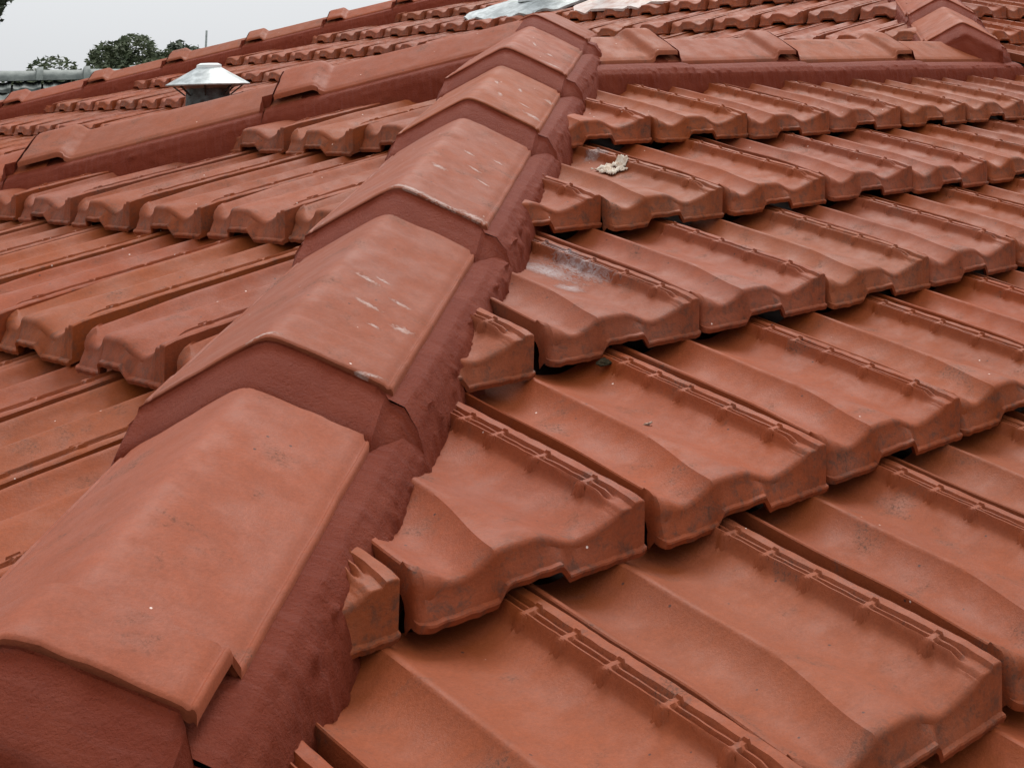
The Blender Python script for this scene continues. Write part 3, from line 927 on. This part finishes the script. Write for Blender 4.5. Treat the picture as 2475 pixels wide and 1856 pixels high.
vent = bpy.data.objects.new('roof_vent', None); COL.objects.link(vent)
vent.matrix_world = gm(Matrix.Translation((7.05, 15.93, tT * (7.05 - KH) - .02)) @ Matrix.Rotation(.25, 4, 'Z') @ Matrix.Scale(.87, 4))
tag(vent, 'dark round metal roof vent with a wide pale conical cowl, behind the left hip', 'vent')
v, f = lathe([(.30, -.3), (.30, .50), (.285, .52)], 32)
link('vent_body', mesh_from('vent_body', v, f), M_VENTBODY, vent)
v, f = lathe([(.27, .40), (.55, .46), (.575, .452), (.58, .470), (.50, .52), (.30, .64), (.17, .72), (.13, .735), (.0001, .745)], 36)
link('vent_cowl', mesh_from('vent_cowl', v, f, True, 30), M_ZINC, vent)
v, f = lathe([(.175, .71), (.17, .76), (.12, .785), (.0001, .79)], 24)
link('vent_knob', mesh_from('vent_knob', v, f), M_WHITE, vent)
for k in range(8):
    vs, fs = [], []
    a = k / 8 * 2 * math.pi
    c_, s_ = math.cos(a), math.sin(a)
    b = 0
    for rr, zz in ((.29, .30), (.32, .30), (.50, .455), (.47, .455)):
        for w_ in (-.012, .012): vs.append((rr * c_ - w_ * s_, rr * s_ + w_ * c_, zz))
    fs += [(b, b + 1, b + 3, b + 2), (b + 2, b + 3, b + 5, b + 4), (b + 4, b + 5, b + 7, b + 6), (b + 6, b + 7, b + 1, b), (b, b + 2, b + 4, b + 6), (b + 1, b + 7, b + 5, b + 3)]
    link('vent_bracket', mesh_from('vent_bracket', vs, fs, False), M_VENTBODY, vent)

def flashing(name, cx, cy, rx, ry, mat, seed, parent, dome=.08, lift=.15, r0=0.0):
    """lead sheet dressed over the tiles round a pipe, in the plane of the rear slope"""
    F = FR['H']
    vs, fs = [], []
    nr_, na = 10, 48
    o = F.inverted() @ Vector((cx, cy, tT * (cx - KH)))
    for i in range(nr_ + 1):
        f_ = i / nr_
        for k in range(na):
            a = k / na * 2 * math.pi
            rag = 1 + .07 * noise.noise(Vector((math.cos(a) * 2.5 + seed, math.sin(a) * 2.5, 0))) + .03 * noise.noise(Vector((a * 9, seed, 1)))
            cxs = abs(math.cos(a)) ** .6 * (1 if math.cos(a) > 0 else -1)
            sys_ = abs(math.sin(a)) ** .6 * (1 if math.sin(a) > 0 else -1)
            x = o.x + rx * cxs * (r0 + (1 - r0) * f_) * rag
            y = o.y + ry * sys_ * (r0 + (1 - r0) * f_) * rag
            wave = .028 * math.cos((x / W) * 4 * math.pi) * f_ * f_
            tt = (y % 1.0)
            z = lift + dome * (1 - f_) ** 2 + wave - .03 * f_ * f_ + .012 * noise.noise(Vector((x * 3, y * 3, seed)))
            vs.append((x, y, z))
    for i in range(nr_):
        for k in range(na):
            fs.append((i * na + k, i * na + (k + 1) % na, (i + 1) * na + (k + 1) % na, (i + 1) * na + k))
    b = len(vs)
    for k in range(na):
        x, y, z = vs[nr_ * na + k]; vs.append((x, y, z - .035))
    for k in range(na): fs.append((nr_ * na + k, nr_ * na + (k + 1) % na, b + (k + 1) % na, b + k))
    ob = link(name, mesh_from(name, vs, fs, True, 50), mat, parent)
    ob.matrix_local = gm(parent.matrix_world.copy()).inverted() @ gm(F) if False else parent.matrix_world.inverted() @ gm(F)
    return ob

def pipe(nm, x, y, r, h, mat, label, fl):
    e = bpy.data.objects.new(nm, None); COL.objects.link(e)
    e.matrix_world = gm(Matrix.Translation((x, y, tT * (x - KH))))
    tag(e, label, 'pipe')
    v, f = lathe([(r, -.1), (r, h), (r * .86, h), (r * .84, h - .3)], 28)
    link('pipe', mesh_from('pipe', v, f), mat, e)
    v, f = lathe([(r * 1.35, .10), (r * 1.22, .2), (r * 1.05, .34), (r * 1.0, .36)], 28)
    link('collar', mesh_from('collar', v, f), fl[3], e)
    bpy.context.view_layer.update()
    flashing('flashing', x + fl[0], y + fl[1], fl[2][0], fl[2][1], fl[3], x, e)
    return e
pipe('flue_pipe', 11.05, 14.15, .26, 2.2, M_WHITE, 'wide pale flue pipe with grey flashing at the top of the picture', (-.15, .1, (1.15, .55), M_ZINC))
pipe('vent_pipe', 10.75, 12.35, .075, 1.6, plain('painted_pipe', (.36, .17, .13), .5), 'thin terracotta painted vent pipe beside the pale flue pipe', (.2, -.75, (1.05, .80), M_LEAD))

# ------------------------------------------------------------------ ground, neighbour's roof, trees, mast
gs = 600
me = mesh_from('ground', [(-gs, -gs, -3.35), (gs, -gs, -3.35), (gs, gs, -3.35), (-gs, gs, -3.35)], [(0, 1, 2, 3)], False, scale=False)
tag(link('ground', me, M_GRASS), 'grass and soil far below the roofs', kind='structure')

# neighbour: a grey tiled gable roof, ridge seen edge-on beyond the skyline hip
NB = bpy.data.objects.new('neighbouring_roof', None); COL.objects.link(NB)
cam0 = Vector((CX, CY, CZ)) * G
dirn = Vector((.345, .938, 0)).normalized()
perp = Vector((dirn.y, -dirn.x, 0))
nbc = cam0 + dirn * 19.0
zr = cam0.z + 19.0 * .0255
NB.location = (nbc.x, nbc.y, zr)
NB.rotation_euler = (0, 0, math.atan2(perp.y, perp.x))
tag(NB, 'dark grey tiled roof of the neighbouring house at the left skyline', 'roof')
nt_, sl = math.radians(20), 6.0
def nbmat(u, v, n_=0.0):
    return Vector((u, -v * math.cos(nt_) + 0 - n_ * math.sin(nt_) * 0, -v * math.sin(nt_) + n_))
TNB = TILE2.copy(); TNB.materials.clear(); TNB.materials.append(M_GREY)
Fn = Matrix((Vector((1, 0, 0)), Vector((0, math.cos(nt_), math.sin(nt_))), Vector((0, -math.sin(nt_), math.cos(nt_))))).transposed().to_4x4()
TNB.transform(Matrix.Scale(1.15, 4))
bulk = bmesh.new()
for r in range(0, 14):
    for c_ in range(-17, 25):
        M = Fn @ Matrix.Translation((c_ * W * G * 1.15 + (.5 * W * G * 1.15 if r % 2 else 0), -(r + 1) * G * 1.15, -.08))
        if r < 4 and -8 <= c_ <= 6:
            o = link('roof_tile', TNB, None, NB, M)
        else:
            tmp = TILE2.copy(); tmp.materials.clear(); tmp.transform(M @ Matrix.Scale(1.15, 4)); bulk.from_mesh(tmp); bpy.data.meshes.remove(tmp)
me = bpy.data.meshes.new('neighbour_tiles'); bulk.to_mesh(me); bulk.free()
tag(link('roof_tile_field', me, M_GREY, NB), kind='stuff')
M_RIDGEG = plain('grey_ridge_cap', (.10, .115, .105), .6, 0, (.20, .22, .20), 9, .4)
for i in range(-9, 14):
    vs, fs = [], []
    for (x, k_) in ((0, 1.0), (.40, .93), (.41, 1.25), (.47, 1.3), (.475, 1.0)):
        for a in range(9):
            ang = math.pi * a / 8
            vs.append((x, math.cos(ang) * .17 * k_, math.sin(ang) * .12 * k_ - .075))
    for j in range(4):
        for a in range(8):
            fs.append((j * 9 + a, j * 9 + a + 1, (j + 1) * 9 + a + 1, (j + 1) * 9 + a))
    link('ridge_cap', mesh_from('ridge_cap', vs, fs, True, 40, False), M_RIDGEG, NB, Matrix.Translation((i * .46, 0, .0)))
vs = [(-4.2, 0, -.12), (6.4, 0, -.12), (6.4, -5.2, -.12 - 5.2 * math.tan(nt_)), (-4.2, -5.2, -.12 - 5.2 * math.tan(nt_)), (6.4, 5.2, -.12 - 5.2 * math.tan(nt_)), (-4.2, 5.2, -.12 - 5.2 * math.tan(nt_))]
link('roof_slope', mesh_from('roof_slope', vs, [(0, 1, 2, 3), (1, 0, 5, 4)], False, scale=False), M_GREY, NB)
zb = -3.3 - zr
vs = [(-4.0, -4.8, -1.9), (6.2, -4.8, -1.9), (6.2, 4.8, -1.9), (-4.0, 4.8, -1.9)]
vs += [(a, b, zb) for a, b, _ in vs] + [(-4.0, 0, -.14), (6.2, 0, -.14)]
link('wall', mesh_from('wall', vs, [(0, 1, 5, 4), (1, 2, 6, 5), (2, 3, 7, 6), (3, 0, 4, 7), (1, 2, 9), (3, 0, 8)], False, scale=False), M_BRICK, NB)

def tree(name, px, dist, top_el, crown_r, label, group, mat, leaf=.09, nl=5200, seed=1, sparse=0.0, squash=.75, droop=0.0):
    """px: image column (2475 wide) at the horizon; top_el: elevation slope of the crown top"""
    rnd = random.Random(seed)
    x0 = (px - 1237.5 - 981.6) / 3405
    d = (RX * x0 + RF); d.z = 0; d.normalize()
    base = cam0 + d * dist; base.z = -3.35
    topz = cam0.z + dist * top_el
    H = topz + 3.35
    T = bpy.data.objects.new(name, None); COL.objects.link(T); T.location = base
    tag(T, label, 'tree', group)
    vs, fs = [], []
    def limb(a, b, r0, r1):
        ax_ = (b - a).normalized(); u = ax_.orthogonal().normalized(); w = ax_.cross(u)
        s = len(vs)
        for q, r in ((a, r0), ((a + b) / 2 + u * r0 * .6, (r0 + r1) / 2), (b, r1)):
            for k in range(7):
                an = k / 7 * 2 * math.pi
                vs.append(tuple(q + (u * math.cos(an) + w * math.sin(an)) * r))
        for j in range(2):
            for k in range(7):
                fs.append((s + j * 7 + k, s + j * 7 + (k + 1) % 7, s + (j + 1) * 7 + (k + 1) % 7, s + (j + 1) * 7 + k))
    ch = crown_r * squash
    cz = H - ch
    fork = Vector((0, 0, max(cz - ch * .9, H * .3)))
    limb(Vector((0, 0, 0)), fork, .22, .14)
    clumps = []
    for i in range(26):
        while True:
            q = Vector((rnd.uniform(-1, 1), rnd.uniform(-1, 1), rnd.uniform(-.9, 1)))
            if q.length < 1: break
        q = q.normalized() * (q.length ** .5)
        c = Vector((q.x * crown_r * .8, q.y * crown_r * .8, cz + q.z * ch * .8))
        clumps.append((c, crown_r * rnd.uniform(.18, .36)))
        if i % 2 == 0: limb(fork, c, .07, .015)
    link('trunk', mesh_from('trunk', vs, fs, True, 60, False), M_BARK, T)
    lv, lf = [], []
    for i in range(nl):
        c, r = clumps[rnd.randrange(len(clumps))]
        while True:
            q = Vector((rnd.uniform(-1, 1), rnd.uniform(-1, 1), rnd.uniform(-1, 1)))
            if q.length < 1: break
        q = q.normalized() * (q.length ** .45)
        p = c + Vector((q.x * r, q.y * r, q.z * r * .8 - droop * abs(q.z) * r))
        a = Vector((rnd.gauss(0, 1), rnd.gauss(0, 1), rnd.gauss(0, .6) - droop * 2)).normalized()
        b = a.orthogonal().normalized()
        b = (b * math.cos(rnd.random() * 6.28) + a.cross(b) * math.sin(rnd.random() * 6.28))
        s = leaf * rnd.uniform(.5, 1.3)
        k = len(lv)
        lv += [tuple(p - a * s), tuple(p + b * s * .38), tuple(p + a * s), tuple(p - b * s * .38)]
        lf.append((k, k + 1, k + 2, k + 3))
    link('crown', mesh_from('crown', lv, lf, False, scale=False), mat, T)
    return T
GRP = 'trees beyond the skyline hip'
tree('leafy_tree', 150, 34, .034, 1.75, 'rounded dark green tree crown directly behind the grey neighbouring roof', GRP, M_LEAF, .065, 16000, 3, squash=.62)
tree('leafy_tree', 40, 36, .0225, 1.0, 'low sparse crown at far left above the grey roof ridge', GRP, M_LEAF, .065, 8000, 4, squash=.6)
tree('leafy_tree', 355, 36, .0475, 1.30, 'taller dense green crown rising behind the skyline hip, left of the thin mast', GRP, M_LEAF, .065, 16000, 8, squash=.8)
tree('leafy_tree', 465, 38, .047, .40, 'wispy small treetop poking above the skyline hip beside the mast', GRP, M_LEAF2, .09, 500, 9, squash=.9)
tree('gum_tree', -125, 16, .135, .80, 'hanging pale eucalyptus foliage entering at the top left corner', GRP, M_LEAF2, .055, 5200, 12, squash=.85, droop=.5)

# thin mast on the skyline
x0 = (515 - 1237.5 - 981.6) / 3405
d = (RX * x0 + RF); d.z = 0; d.normalize()
mp = cam0 + d * 30
v, f = lathe([(.035, -6.0), (.025, -1.0), (.018, 0.0)], 8)
o = link('antenna_mast', mesh_from('antenna_mast', v, f, True, 60, False), M_ZINC)
o.location = (mp.x, mp.y, cam0.z + 30 * .0505)
o.scale = (1, 1, 1)
tag(o, 'thin grey mast standing up behind the skyline hip', 'mast')
